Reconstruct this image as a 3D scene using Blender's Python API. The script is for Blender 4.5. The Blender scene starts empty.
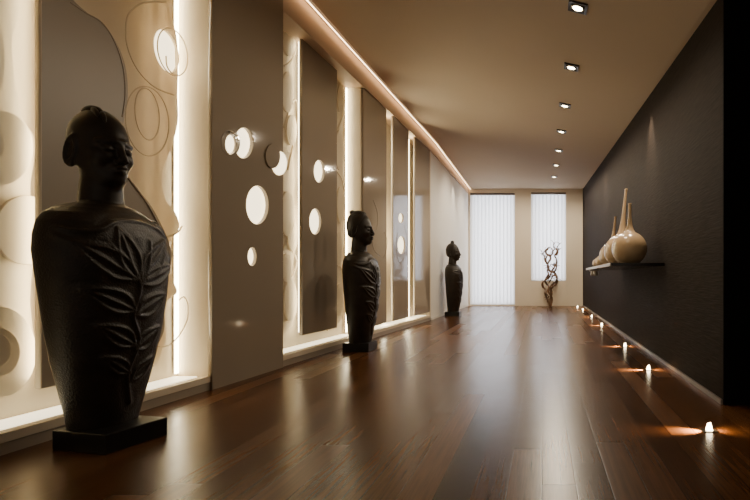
import bpy, bmesh, math, random
import numpy as np
from mathutils import Vector, Matrix
random.seed(7)
COL = bpy.context.scene.collection
CAMZ, F, CX, CY = 0.85, 500.0, 542.0, 278.0     # eye height, focal length, vanishing point of the corridor

# ------------------------------------------------------------------ helpers
def tag(o, label=None, cat=None, group=None, kind=None):
    if label: o['label'] = label
    if cat: o['category'] = cat
    if group: o['group'] = group
    if kind: o['kind'] = kind
    return o

def empty(name, loc, label, cat, group=None, rz=0.0):
    o = bpy.data.objects.new(name, None); COL.objects.link(o)
    o.location = loc; o.rotation_euler = (0, 0, rz); o.empty_display_size = .1
    return tag(o, label, cat, group)

def link(name, me, mat, parent=None, smooth=False):
    if smooth:
        me.polygons.foreach_set('use_smooth', [True] * len(me.polygons))
    o = bpy.data.objects.new(name, me); COL.objects.link(o)
    if mat is not None:
        me.materials.clear(); me.materials.append(mat)
    if parent is not None:
        o.parent = parent          # part meshes are in the frame of their thing
    return o

def from_bm(name, bm, mat, parent=None, smooth=False, offset=None):
    if offset is not None:
        bmesh.ops.translate(bm, verts=bm.verts, vec=-Vector(offset))
    bmesh.ops.recalc_face_normals(bm, faces=bm.faces)
    me = bpy.data.meshes.new(name); bm.to_mesh(me); bm.free()
    return link(name, me, mat, parent, smooth)

def bm_box(bm, x0, x1, y0, y1, z0, z1, bev=0.0):
    vs = [bm.verts.new((x, y, z)) for x in (x0, x1) for y in (y0, y1) for z in (z0, z1)]
    fs = [(0,1,3,2),(4,6,7,5),(0,4,5,1),(2,3,7,6),(0,2,6,4),(1,5,7,3)]
    nf = [bm.faces.new([vs[i] for i in f]) for f in fs]
    if bev:
        es = list({e for f in nf for e in f.edges})
        bmesh.ops.bevel(bm, geom=es, offset=bev, segments=2, affect='EDGES', profile=.5)

def catmull(pts, n=8, closed=False):
    pts = [Vector(p) for p in pts]; out = []; N = len(pts)
    rng = range(N if closed else N - 1)
    for i in rng:
        if closed:
            a, b, c, d = pts[(i-1) % N], pts[i], pts[(i+1) % N], pts[(i+2) % N]
        else:
            a, b, c, d = pts[max(i-1, 0)], pts[i], pts[i+1], pts[min(i+2, N-1)]
        for k in range(n):
            t = k / n
            out.append(.5 * ((2*b) + (c-a)*t + (2*a-5*b+4*c-d)*t*t + (3*b-a-3*c+d)*t**3))
    if not closed: out.append(pts[-1])
    return out

def bm_tube(bm, pts, rad, seg=8, closed=False):
    pts = [Vector(p) for p in pts]; n = len(pts)
    R = rad if callable(rad) else (lambda t: rad)
    rings = []; nrm = None
    for i, p in enumerate(pts):
        if closed: t = pts[(i+1) % n] - pts[i-1]
        else: t = pts[min(i+1, n-1)] - pts[max(i-1, 0)]
        if t.length < 1e-9: t = Vector((0, 0, 1))
        t.normalize()
        if nrm is None:
            nrm = t.orthogonal().normalized()
        nrm = (nrm - t * nrm.dot(t)).normalized()
        b = t.cross(nrm); r = R(i / max(1, n-1))
        rings.append([bm.verts.new(p + r*(math.cos(2*math.pi*k/seg)*nrm + math.sin(2*math.pi*k/seg)*b)) for k in range(seg)])
    m = n if closed else n - 1
    for i in range(m):
        A, B = rings[i], rings[(i+1) % n]
        for k in range(seg):
            bm.faces.new((A[k], A[(k+1) % seg], B[(k+1) % seg], B[k]))
    if not closed:
        bm.faces.new(rings[0][::-1]); bm.faces.new(rings[-1])

def bm_lathe(bm, prof, axis=lambda z: (0, 0), seg=48):
    rings = []
    for r, z in prof:
        ax = axis(z)
        rings.append([bm.verts.new((ax[0] + r*math.cos(2*math.pi*k/seg), ax[1] + r*math.sin(2*math.pi*k/seg), z)) for k in range(seg)])
    for A, B in zip(rings, rings[1:]):
        for k in range(seg):
            bm.faces.new((A[k], A[(k+1) % seg], B[(k+1) % seg], B[k]))
    bm.faces.new(rings[0][::-1]); bm.faces.new(rings[-1])

# ------------------------------------------------------------------ materials
def lin(c):
    return tuple((v/255/12.92 if v/255 <= .04045 else ((v/255+.055)/1.055)**2.4) for v in c) + (1,)

def nodes(name):
    m = bpy.data.materials.new(name); m.use_nodes = True
    nt = m.node_tree; return m, nt, nt.nodes['Principled BSDF']

def mat(name, col, rough=.5, spec=.5, metal=0, coat=0, emit=None, estr=0, var=0.0, vscale=(3, 3, 3), bump=0.0, bscale=40, sheen=0):
    m, nt, p = nodes(name)
    p.inputs['Base Color'].default_value = col; p.inputs['Roughness'].default_value = rough
    p.inputs['Specular IOR Level'].default_value = spec; p.inputs['Metallic'].default_value = metal
    p.inputs['Coat Weight'].default_value = coat; p.inputs['Coat Roughness'].default_value = .08
    if emit:
        p.inputs['Emission Color'].default_value = emit; p.inputs['Emission Strength'].default_value = estr
    tc = nt.nodes.new('ShaderNodeTexCoord')
    if var:
        mp = nt.nodes.new('ShaderNodeMapping'); mp.inputs['Scale'].default_value = vscale
        nz = nt.nodes.new('ShaderNodeTexNoise'); nz.inputs['Scale'].default_value = 1; nz.inputs['Detail'].default_value = 4
        rm = nt.nodes.new('ShaderNodeMapRange'); rm.inputs['To Min'].default_value = 1-var; rm.inputs['To Max'].default_value = 1+var
        mx = nt.nodes.new('ShaderNodeMix'); mx.data_type = 'RGBA'; mx.blend_type = 'MULTIPLY'
        mx.inputs['Factor'].default_value = 1; mx.inputs[6].default_value = col
        L = nt.links.new
        L(tc.outputs['Object'], mp.inputs['Vector']); L(mp.outputs[0], nz.inputs['Vector']); L(nz.outputs['Fac'], rm.inputs['Value'])
        L(rm.outputs[0], mx.inputs[7]); L(mx.outputs[2], p.inputs['Base Color'])
    if bump:
        nb = nt.nodes.new('ShaderNodeTexNoise'); nb.inputs['Scale'].default_value = bscale; nb.inputs['Detail'].default_value = 3
        bp = nt.nodes.new('ShaderNodeBump'); bp.inputs['Strength'].default_value = bump; bp.inputs['Distance'].default_value = .01
        nt.links.new(tc.outputs['Object'], nb.inputs['Vector']); nt.links.new(nb.outputs['Fac'], bp.inputs['Height']); nt.links.new(bp.outputs[0], p.inputs['Normal'])
    return m

def floor_material():
    m, nt, p = nodes('walnut_planks'); N = nt.nodes.new; L = nt.links.new
    tc = N('ShaderNodeTexCoord'); sp = N('ShaderNodeSeparateXYZ'); L(tc.outputs['Object'], sp.inputs[0])
    def M(op, a, b=None, c=None):
        n = N('ShaderNodeMath'); n.operation = op
        for i, v in enumerate((a, b, c)):
            if v is None: continue
            if isinstance(v, (int, float)): n.inputs[i].default_value = v
            else: L(v, n.inputs[i])
        return n.outputs[0]
    u = M('DIVIDE', M('ADD', sp.outputs[0], .42), .14); cu = M('FLOOR', u); fu = M('FRACT', u)
    w1 = N('ShaderNodeTexWhiteNoise'); w1.noise_dimensions = '1D'; L(cu, w1.inputs['W'])
    is0 = M('COMPARE', cu, 0.0, .1)
    off = M('MULTIPLY', w1.outputs['Value'], 9.0)
    off = M('ADD', M('MULTIPLY', off, M('SUBTRACT', 1.0, is0)), M('MULTIPLY', is0, 3 - 3.125/2.4))
    v = M('ADD', M('DIVIDE', sp.outputs[1], 2.4), off); cv = M('FLOOR', v); fv = M('FRACT', v)
    cb = N('ShaderNodeCombineXYZ'); L(cu, cb.inputs[0]); L(cv, cb.inputs[1])
    w2 = N('ShaderNodeTexWhiteNoise'); w2.noise_dimensions = '3D'; L(cb.outputs[0], w2.inputs['Vector'])
    ramp = N('ShaderNodeValToRGB'); e = ramp.color_ramp.elements
    e[0].position = 0; e[0].color = (.070, .027, .0085, 1); e[1].position = 1; e[1].color = (.135, .056, .019, 1)
    e2 = ramp.color_ramp.elements.new(.5); e2.color = (.10, .040, .013, 1)
    L(w2.outputs['Value'], ramp.inputs[0])
    # grain
    gv = N('ShaderNodeCombineXYZ'); L(M('MULTIPLY', sp.outputs[0], 60.0), gv.inputs[0]); L(M('ADD', M('MULTIPLY', sp.outputs[1], 2.2), M('MULTIPLY', w2.outputs['Value'], 40.0)), gv.inputs[1]); L(w2.outputs['Value'], gv.inputs[2])
    gn = N('ShaderNodeTexNoise'); gn.inputs['Scale'].default_value = 1; gn.inputs['Detail'].default_value = 6; gn.inputs['Roughness'].default_value = .65; gn.inputs['Distortion'].default_value = .6
    L(gv.outputs[0], gn.inputs['Vector'])
    gr = N('ShaderNodeMapRange'); gr.inputs['From Min'].default_value = .3; gr.inputs['From Max'].default_value = .7; gr.inputs['To Min'].default_value = .62; gr.inputs['To Max'].default_value = 1.32
    L(gn.outputs['Fac'], gr.inputs['Value'])
    # the one ash-dark plank of the middle
    dark = M('MULTIPLY', is0, M('COMPARE', cv, 2.0, .1))
    mx0 = N('ShaderNodeMix'); mx0.data_type = 'RGBA'; L(dark, mx0.inputs['Factor']); L(ramp.outputs[0], mx0.inputs[6]); mx0.inputs[7].default_value = (.022, .016, .013, 1)
    mx = N('ShaderNodeMix'); mx.data_type = 'RGBA'; mx.blend_type = 'MULTIPLY'; mx.inputs['Factor'].default_value = 1
    L(mx0.outputs[2], mx.inputs[6]); L(gr.outputs[0], mx.inputs[7])
    # seams
    eu = M('MULTIPLY', M('MINIMUM', fu, M('SUBTRACT', 1.0, fu)), .14)
    ev = M('MULTIPLY', M('MINIMUM', fv, M('SUBTRACT', 1.0, fv)), 2.4)
    ed = M('MINIMUM', eu, ev)
    sm = N('ShaderNodeMapRange'); sm.inputs['From Min'].default_value = .0008; sm.inputs['From Max'].default_value = .003; sm.inputs['To Min'].default_value = .18; L(ed, sm.inputs['Value'])
    mx2 = N('ShaderNodeMix'); mx2.data_type = 'RGBA'; mx2.blend_type = 'MULTIPLY'; mx2.inputs['Factor'].default_value = 1
    L(mx.outputs[2], mx2.inputs[6]); L(sm.outputs[0], mx2.inputs[7]); L(mx2.outputs[2], p.inputs['Base Color'])
    rr = N('ShaderNodeMapRange'); rr.inputs['To Min'].default_value = .245; rr.inputs['To Max'].default_value = .285; L(w2.outputs['Value'], rr.inputs['Value']); L(rr.outputs[0], p.inputs['Roughness'])
    p.inputs['Specular IOR Level'].default_value = .24
    hb = M('MULTIPLY', sm.outputs[0], .5)
    wv = N('ShaderNodeTexNoise'); wv.inputs['Scale'].default_value = 7; wv.inputs['Detail'].default_value = 1; L(tc.outputs['Object'], wv.inputs['Vector'])
    hb = M('ADD', hb, M('MULTIPLY', wv.outputs['Fac'], .9))
    bp = N('ShaderNodeBump'); bp.inputs['Strength'].default_value = .16; bp.inputs['Distance'].default_value = .003; L(hb, bp.inputs['Height']); L(bp.outputs[0], p.inputs['Normal'])
    return m

def ridged_wall_material():
    m, nt, p = nodes('dark_ribbed_wallcovering'); N = nt.nodes.new; L = nt.links.new
    tc = N('ShaderNodeTexCoord'); mp = N('ShaderNodeMapping'); mp.inputs['Scale'].default_value = (5, 5, 70)
    nz = N('ShaderNodeTexNoise'); nz.inputs['Scale'].default_value = 1; nz.inputs['Detail'].default_value = 3
    L(tc.outputs['Object'], mp.inputs[0]); L(mp.outputs[0], nz.inputs['Vector'])
    rp = N('ShaderNodeValToRGB'); rp.color_ramp.elements[0].position = .3; rp.color_ramp.elements[1].position = .7
    rp.color_ramp.elements[0].color = (.0155, .0103, .0075, 1); rp.color_ramp.elements[1].color = (.028, .0200, .0148, 1)
    L(nz.outputs['Fac'], rp.inputs[0]); L(rp.outputs[0], p.inputs['Base Color'])
    bp = N('ShaderNodeBump'); bp.inputs['Strength'].default_value = .5; bp.inputs['Distance'].default_value = .006
    L(nz.outputs['Fac'], bp.inputs['Height']); L(bp.outputs[0], p.inputs['Normal'])
    p.inputs['Roughness'].default_value = .75; p.inputs['Specular IOR Level'].default_value = .06
    return m

def bronze_material():
    m, nt, p = nodes('blackened_bronze'); N = nt.nodes.new; L = nt.links.new
    tc = N('ShaderNodeTexCoord')
    vo = N('ShaderNodeTexVoronoi'); vo.inputs['Scale'].default_value = 110; L(tc.outputs['Object'], vo.inputs['Vector'])
    nz = N('ShaderNodeTexNoise'); nz.inputs['Scale'].default_value = 9; nz.inputs['Detail'].default_value = 5; L(tc.outputs['Object'], nz.inputs['Vector'])
    rp = N('ShaderNodeValToRGB'); rp.color_ramp.elements[0].color = (.0095, .0070, .0050, 1); rp.color_ramp.elements[1].color = (.034, .0235, .0155, 1)
    L(nz.outputs['Fac'], rp.inputs[0]); L(rp.outputs[0], p.inputs['Base Color'])
    sp = N('ShaderNodeSeparateXYZ'); L(tc.outputs['Object'], sp.inputs[0])
    mr = N('ShaderNodeMapRange'); mr.inputs['From Min'].default_value = 1.25; mr.inputs['From Max'].default_value = 1.0; mr.inputs['To Min'].default_value = .04; mr.inputs['To Max'].default_value = .45
    L(sp.outputs[2], mr.inputs['Value'])
    bp = N('ShaderNodeBump'); bp.inputs['Distance'].default_value = .004; L(mr.outputs[0], bp.inputs['Strength']); L(vo.outputs['Distance'], bp.inputs['Height']); L(bp.outputs[0], p.inputs['Normal'])
    p.inputs['Roughness'].default_value = .42; p.inputs['Specular IOR Level'].default_value = .30
    return m

def blind_material():
    m, nt, p = nodes('white_blind_fabric'); N = nt.nodes.new; L = nt.links.new
    tr = N('ShaderNodeBsdfTranslucent'); tr.inputs['Color'].default_value = (.86, .88, .92, 1)
    df = N('ShaderNodeBsdfDiffuse'); df.inputs['Color'].default_value = (.85, .86, .88, 1)
    mx = N('ShaderNodeMixShader'); mx.inputs[0].default_value = .6
    L(df.outputs[0], mx.inputs[1]); L(tr.outputs[0], mx.inputs[2]); L(mx.outputs[0], nt.nodes['Material Output'].inputs['Surface'])
    return m

def glass_material():
    m, nt, p = nodes('window_glass'); N = nt.nodes.new; L = nt.links.new
    t = N('ShaderNodeBsdfTransparent'); t.inputs['Color'].default_value = (.95, .97, 1, 1)
    g = N('ShaderNodeBsdfGlossy'); g.inputs['Roughness'].default_value = .03
    mx = N('ShaderNodeMixShader'); mx.inputs[0].default_value = .08
    L(t.outputs[0], mx.inputs[1]); L(g.outputs[0], mx.inputs[2]); L(mx.outputs[0], nt.nodes['Material Output'].inputs['Surface'])
    return m

WARM = (1.0, .80, .50, 1); WARM2 = (1.0, .62, .34, 1)
M_floor = floor_material(); M_rib = ridged_wall_material(); M_bronze = bronze_material()
M_blind = blind_material(); M_glass = glass_material()
M_ceil = mat('warm_ceiling_paint', (.47, .375, .275, 1), .8, .2, var=.02)
M_taupe = mat('taupe_lacquer', (.31, .255, .195, 1), .06, .5, var=.04, vscale=(.6, .6, .6))
M_taupe2 = mat('taupe_satin', (.37, .31, .24, 1), .38, .4, var=.03)
M_cream = mat('cream_plaster', (.74, .64, .49, 1), .55, .35, var=.03, bump=.03)
M_relief = mat('carved_cream_plaster', (.80, .70, .54, 1), .42, .4, var=.03)
M_header = mat('peach_cream_paint', (.56, .42, .29, 1), .6, .3)
M_white = mat('white_wall_paint', (.84, .79, .70, 1), .6, .3, var=.02)
M_tan = mat('tan_wall_paint', (.72, .63, .49, 1), .6, .3, var=.02)
def add_translucency(m, w, col):
    nt = m.node_tree; p = nt.nodes['Principled BSDF']; t = nt.nodes.new('ShaderNodeBsdfTranslucent'); t.inputs['Color'].default_value = col
    mx = nt.nodes.new('ShaderNodeMixShader'); mx.inputs[0].default_value = w
    nt.links.new(p.outputs[0], mx.inputs[1]); nt.links.new(t.outputs[0], mx.inputs[2]); nt.links.new(mx.outputs[0], nt.nodes['Material Output'].inputs['Surface'])
M_solid = mat('solid_cream_plaster', (.78, .67, .50, 1), .45, .35, var=.03)
add_translucency(M_relief, .38, (.95, .88, .76, 1))
M_led = mat('warm_light_strip', (1, .9, .7, 1), .5, emit=(1, .88, .60, 1), estr=15)
M_led_back = mat('warm_wall_washing_strip', (1, .9, .7, 1), .5, emit=(1, .88, .60, 1), estr=9)
M_ledge_glow = mat('ledge_glow_sheet', (1, .9, .7, 1), .5, emit=(1, .88, .60, 1), estr=1.7)
M_cove = mat('amber_cove_strip', (1, .8, .6, 1), .5, emit=(1, .70, .42, 1), estr=7)
M_lip = mat('peach_opal_lip', (.8, .6, .42, 1), .5, emit=(1, .70, .44, 1), estr=.2)
M_diff = mat('backlit_opal_panel', (.95, .9, .8, 1), .5, emit=(1, .84, .54, 1), estr=2.6)
M_black = mat('black_and_unlit', (.006, .005, .005, 1), .9, .1, var=.05)
M_plinth = mat('black_stone', (.010, .009, .008, 1), .35, .4, var=.2, vscale=(20, 20, 20))
M_shelf = mat('black_lacquer_shelf', (.012, .010, .009, 1), .22, .5, var=.05)
M_shelfedge = mat('lit_edge_pale_bracket', (.55, .52, .48, 1), .4, .4, var=.03)
M_ceramic = mat('cream_glazed_ceramic', (.52, .37, .22, 1), .22, .5, coat=.4, var=.05)
M_wood = mat('bronzed_driftwood', (.14, .075, .036, 1), .4, .4, var=.5, vscale=(25, 25, 25), bump=.4, bscale=60)
M_metal = mat('dark_trim_metal', (.035, .028, .022, 1), .35, .5, metal=.6, var=.05)
M_silver = mat('pale_reflector', (.8, .75, .66, 1), .25, .5, metal=.8, var=.03)
M_lamp = mat('lamp_face', (1, .95, .85, 1), .4, emit=(1, .88, .60, 1), estr=18)
M_marker = mat('frosted_light_block', (1, .95, .85, 1), .4, emit=(1, .80, .50, 1), estr=22)
M_base = mat('grey_base_strip', (.17, .14, .12, 1), .35, .4, var=.05)
M_frame = mat('pale_window_frame', (.42, .40, .37, 1), .5, .4, var=.03)

# ------------------------------------------------------------------ left wall frame: u runs along Y, d is the depth behind its face
def Lx(y): return -2.6955 + .045 * min(y, 10.12)
def wpx(x, y, d=0.0):                 # a spot of the left wall (depth d) -> (Y, Z)
    Y = (1347.7 + 500 * d) / (564.5 - x)
    return (Y, CAMZ + (CY - y) * Y / F)
def wall_pt(Y, Z, d): return Vector((Lx(Y) - d, Y, Z))

def bm_wbox(bm, y0, y1, z0, z1, d0, d1, n=1):       # box in wall frame
    ys = [y0 + (y1-y0)*i/n for i in range(n+1)]
    R = [[bm.verts.new((Lx(y)-d, y, z)) for (d, z) in ((d0, z0), (d0, z1), (d1, z1), (d1, z0))] for y in ys]
    for A, B in zip(R, R[1:]):
        for k in range(4): bm.faces.new((A[k], A[(k+1) % 4], B[(k+1) % 4], B[k]))
    bm.faces.new(R[0]); bm.faces.new(R[-1][::-1])

def plate(name, outline, holes, d0, d1, m, parent=None, off=(0, 0, 0), bev=.0):
    cu = bpy.data.curves.new('c', 'CURVE'); cu.dimensions = '2D'; cu.fill_mode = 'BOTH'
    th = (d1 - d0) / 2; cu.extrude = th - bev; cu.bevel_depth = bev; cu.bevel_resolution = 1
    for loop in [outline] + list(holes):
        s = cu.splines.new('POLY'); s.points.add(len(loop) - 1)
        for p, q in zip(s.points, loop): p.co = (q[0], q[1], 0, 1)
        s.use_cyclic_u = True
    ob = bpy.data.objects.new('c', cu); COL.objects.link(ob)
    me = bpy.data.meshes.new_from_object(ob.evaluated_get(bpy.context.evaluated_depsgraph_get()))
    bpy.data.objects.remove(ob); bpy.data.curves.remove(cu)
    dm = (d0 + d1) / 2; off = Vector(off)
    for v in me.vertices:
        u, vv, w = v.co; v.co = Vector((Lx(u) - dm + w, u, vv)) - off
    bm = bmesh.new(); bm.from_mesh(me); bmesh.ops.remove_doubles(bm, verts=bm.verts, dist=1e-5)
    bpy.data.meshes.remove(me)
    return from_bm(name, bm, m, parent)

def ell_px(cx, cy, rx, ry, d, n=40, tilt=0.0):
    out = []
    for k in range(n):
        a = 2*math.pi*k/n; dx, dy = rx*math.cos(a), ry*math.sin(a)
        out.append(wpx(cx + dx*math.cos(tilt) - dy*math.sin(tilt), cy + dx*math.sin(tilt) + dy*math.cos(tilt), d))
    return out
def curve_px(pts, d, n=8, closed=False): return [wpx(p[0], p[1], d) for p in catmull([Vector((q[0], q[1], 0)) for q in pts], n, closed)]
def rect(y0, y1, z0, z1): return [(y0, z0), (y1, z0), (y1, z1), (y0, z1)]

# ceiling: level at the left, dipping to the right towards the near end
YF = 15.2
def Rx(y): return 1.215 + (y - 3.36) * .0022
def zl(y): return 3.556 + .0165 * (YF - y)
def zr(y): return 3.556 - .0669 * (YF - y)
def ceil_z(x, y):
    t = min(1, max(0, (x - Lx(y)) / (Rx(y) - Lx(y))))
    return zl(y) * (1-t) + zr(y) * t

# ------------------------------------------------------------------ the setting
bm = bmesh.new(); bm_box(bm, -3.2, 4.2, -1.5, YF + .3, -.12, 0)
tag(from_bm('floor', bm, M_floor), kind='structure')

bm = bmesh.new(); ny, nx = 60, 30; G = []
for i in range(ny+1):
    y = -1.5 + (YF + .3 + 1.5) * i / ny
    xs = [Lx(y) - .35 + (Rx(y) + .25 - Lx(y) + .35) * j / nx for j in range(nx+1)]
    if y < 3.36: xs = xs + [4.2]
    else: xs = xs + [Rx(y) + .3]
    G.append([(bm.verts.new((x, y, ceil_z(x, y))), bm.verts.new((x, y, ceil_z(x, y) + .15))) for x in xs])
for A, B in zip(G, G[1:]):
    for j in range(nx+1):
        bm.faces.new((A[j][0], A[j+1][0], B[j+1][0], B[j][0])); bm.faces.new((A[j][1], B[j][1], B[j+1][1], A[j+1][1]))
for j in range(nx+1):
    bm.faces.new((G[0][j][0], G[0][j][1], G[0][j+1][1], G[0][j+1][0])); bm.faces.new((G[-1][j][0], G[-1][j+1][0], G[-1][j+1][1], G[-1][j][1]))
for A, B in zip(G, G[1:]):
    bm.faces.new((A[0][0], B[0][0], B[0][1], A[0][1])); bm.faces.new((A[-1][0], A[-1][1], B[-1][1], B[-1][0]))
tag(from_bm('ceiling', bm, M_ceil, smooth=False), kind='structure')

# right wall (ends at a corner near the viewer, where an unlit wall, its darkness put into the colour, turns away)
bm = bmesh.new(); n = 24; R = []
for i in range(n+1):
    y = 3.36 + (YF + .15 - 3.36) * i / n
    R.append([bm.verts.new(c) for c in ((Rx(y), y, 0), (Rx(y), y, ceil_z(Rx(y), y) + .05), (Rx(y) + .2, y, ceil_z(Rx(y), y) + .05), (Rx(y) + .2, y, 0))])
for A, B in zip(R, R[1:]):
    for k in range(4): bm.faces.new((A[k], A[(k+1) % 4], B[(k+1) % 4], B[k]))
bm.faces.new(R[0]); bm.faces.new(R[-1])
tag(from_bm('wall_right', bm, M_rib), kind='structure')
bm = bmesh.new(); bm_box(bm, 1.2155, 4.2, 3.345, 3.36, 0, 3.2)
tag(from_bm('wall_right_return', bm, M_black), kind='structure')
bm = bmesh.new(); bm_box(bm, 4.2, 4.3, -1.5, 3.36, 0, 3.2)
tag(from_bm('wall_right_light_block', bm, M_black), kind='structure')  # unseen wall added to keep ambient light off the right side
bm = bmesh.new()
b0 = [bm.verts.new(v) for v in ((Rx(3.36) - .014, 3.36, 0), (Rx(3.36), 3.36, 0), (Rx(3.36), 3.36, .032), (Rx(3.36) - .014, 3.36, .032))]
b1 = [bm.verts.new(v) for v in ((Rx(YF) - .014, YF, 0), (Rx(YF), YF, 0), (Rx(YF), YF, .032), (Rx(YF) - .014, YF, .032))]
for k in range(4): bm.faces.new((b0[k], b0[(k+1) % 4], b1[(k+1) % 4], b1[k]))
bm.faces.new(b0); bm.faces.new(b1)
tag(from_bm('baseboard_right', bm, M_base), kind='structure')

# far wall with its two window openings
W1 = (-2.19, -.83, .03, 3.44); W2 = (-.335, .73, .76, 3.46)
bm = bmesh.new(); xa, xb, zt = -2.5, 1.5, 3.7
for (x0, x1, z0, z1) in ((xa, W1[0], 0, zt), (W1[0], W1[1], 0, W1[2]), (W1[0], W1[1], W1[3], zt), (W1[1], W2[0], 0, zt), (W2[0], W2[1], 0, W2[2]), (W2[0], W2[1], W2[3], zt), (W2[1], xb, 0, zt)):
    bm_box(bm, x0, x1, YF, YF + .25, z0, z1)
tag(from_bm('wall_far', bm, M_tan), kind='structure')
for i, (x0, x1, z0, z1) in enumerate((W1, W2)):
    bm = bmesh.new(); t = .05
    for b in ((x0, x0+t, z0, z1), (x1-t, x1, z0, z1), (x0+t, x1-t, z0, z0+t), (x0+t, x1-t, z1-t, z1)):
        bm_box(bm, b[0], b[1], YF + .15, YF + .21, b[2], b[3])
    w = tag(from_bm('window_%d' % (i+1), bm, M_frame), kind='structure')
    bm = bmesh.new(); bm_box(bm, x0+t, x1-t, YF + .175, YF + .185, z0+t, z1-t)
    g = from_bm('window_pane', bm, M_glass, w)
    # vertical blind hanging in the opening
    lab = ('tall floor-length white vertical blind over the wider window in the far corner', 'shorter white vertical blind over the narrower window behind the twisted branch sculpture')[i]
    cx = (x0+x1)/2; org = Vector((cx, YF + .06, z0 + .015))
    th = empty('vertical_blind', org, lab, 'blind', None)
    bm = bmesh.new(); ns = (12, 9)[i]; pw = (x1-x0-.02)/ns; nc = 8
    for k in range(ns):
        c0 = x0 + .01 + pw*k - .014; c1 = c0 + pw + .028
        rows = []
        for j in range(nc+1):
            s = j / nc; x = c0 + (c1-c0)*s; yy = YF + .045 + .045 * s + .016*math.sin(math.pi*s)
            rows.append((bm.verts.new((x, yy, z0+.015)), bm.verts.new((x, yy, z1-.06))))
        for A, B in zip(rows, rows[1:]): bm.faces.new((A[0], B[0], B[1], A[1]))
    from_bm('slats', bm, M_blind, th, smooth=True, offset=org)
    bm = bmesh.new(); bm_box(bm, x0+.003, x1-.003, YF+.02, YF+.12, z1-.06, z1-.003, .006); from_bm('headrail', bm, M_base, th, offset=org)

# left wall: back of the niches, piers, base, ledges, header, and the white stretch beyond
Y0, YA, YB, YP, YE = .3, 3.80, 4.754, 6.69, 10.02
NB = .25
bm = bmesh.new()
bm_wbox(bm, Y0, YE, .105, 3.42, NB, NB + .05, 4)                 # niche back
bm_wbox(bm, YA, YB, .105, 3.42, .05, NB)                         # pier behind the pierced lacquer panel
for yy in (YA, YB - .015): bm_wbox(bm, yy, yy + .015, .105, 3.42, .0122, .05)
bm_wbox(bm, YP, YP + .06, .105, 3.42, .032, NB)                  # slim pier inside the long niche
bm_wbox(bm, YE, YE + .06, .105, 3.42, .0, NB)                    # end of the long niche
bm_wbox(bm, Y0 - .06, Y0, .105, 3.42, .0, NB)
tag(from_bm('wall_left', bm, M_cream), kind='structure')
bm = bmesh.new(); bm_wbox(bm, Y0 - .06, YE, 0, .06, 0, NB + .05, 4); bm_wbox(bm, YA, YB, .06, .105, .012, NB + .05)
tag(from_bm('baseboard_left', bm, M_taupe2), kind='structure')
bm = bmesh.new(); bm_wbox(bm, Y0 - .06, YA, .06, .105, -.006, NB + .05)
tag(from_bm('trim_1', bm, M_cream), kind='structure')
bm = bmesh.new(); bm_wbox(bm, YB, YE, .06, .105, -.006, NB + .05)
tag(from_bm('trim_2', bm, M_cream), kind='structure')
bm = bmesh.new(); n = 20; R = []
for i in range(n+1):
    y = -.5 + (YF + .5) * i / n
    zt = zl(y) + .03
    R.append([bm.verts.new((Lx(y) - d, y, z)) for d, z in ((-.015, 3.40), (-.015, zt), (.30, zt), (.30, 3.40))])
for A, B in zip(R, R[1:]):
    for k in range(4): bm.faces.new((A[k], A[(k+1) % 4], B[(k+1) % 4], B[k]))
bm.faces.new(R[0]); bm.faces.new(R[-1])
tag(from_bm('trim_3', bm, M_header), kind='structure')
bm = bmesh.new(); bm_wbox(bm, YE + .06, YF, 0, 3.40, 0, .25, 2)
tag(from_bm('wall_left_white', bm, M_white), kind='structure')
bm = bmesh.new(); bm_wbox(bm, YE + .06, YF, 0, .05, -.012, 0, 2)
tag(from_bm('baseboard_left_white', bm, M_white), kind='structure')

# ------------------------------------------------------------------ pierced lacquer panel between the two niches
def thing_at(name, p, label, cat, group=None): return empty(name, p, label, cat, group)

p0 = wall_pt((YA+YB)/2, 0, 0)
t = thing_at('pierced_panel', p0, 'broad glossy taupe wall panel between the two lit niches, pierced by glowing ovals', 'wall panel')
dfr = -.02
holes = [ell_px(243.5, 143, 9.8, 15.6, dfr), ell_px(277.3, 160.5, 6.2, 11.5, dfr), ell_px(257.5, 205, 11.3, 19.4, dfr), ell_px(252.4, 256.6, 4.6, 9.4, dfr), ell_px(229.8, 142.5, 8, 12.5, dfr)]
# first opening is the union of two ovals: outline traced around both
h1 = []
for k in range(56):
    a = 2*math.pi*k/56
    best = None
    for r in np.linspace(0, 26, 131):
        x, y = 238 + r*math.cos(a), 143 + r*math.sin(a)
        if ((x-244)/9.6)**2 + ((y-143)/15.6)**2 < 1 or ((x-230.5)/8.6)**2 + ((y-142.5)/12.2)**2 < 1: best = (x, y)
    h1.append(wpx(best[0], best[1], dfr))
zt = 3.69
plate('panel', rect(YA, YB, 0.0, zt), [h1, holes[2], holes[3]], dfr, .012, M_taupe, t, p0, bev=.0015)
plate('opal_glow', rect(YA + .03, YB - .03, .5, 2.9), [], .036, .046, M_diff, t, p0)
# lacquered discs that turn two of the ovals into crescents
plate('crescent_disc', ell_px(230.3, 142.8, 9.8, 13.6, .015), [ell_px(230.6, 144.2, 5.4, 9.6, .015)], .014, .03, M_taupe, t, p0, bev=.001)
plate('glowing_oval', ell_px(279, 163.3, 7.3, 11.8, dfr), [], dfr - .006, dfr - .0005, M_diff, t, p0)
plate('crescent_disc', ell_px(271.6, 156.0, 7.2, 12.2, dfr), [], dfr - .014, dfr - .0062, M_taupe, t, p0, bev=.001)
def ring_px(name, cx, cy, rx, ry, d, r, m, par, org, tilt=0):
    bm = bmesh.new(); bm_tube(bm, [wall_pt(a, b, d) for a, b in ell_px(cx, cy, rx, ry, d, 48, tilt)], r, 6, True)
    return from_bm(name, bm, m, par, True, org)
ring_px('oval_rim', 229.5, 142.5, 8.4, 12.6, dfr, .004, M_taupe, t, p0)


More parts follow.
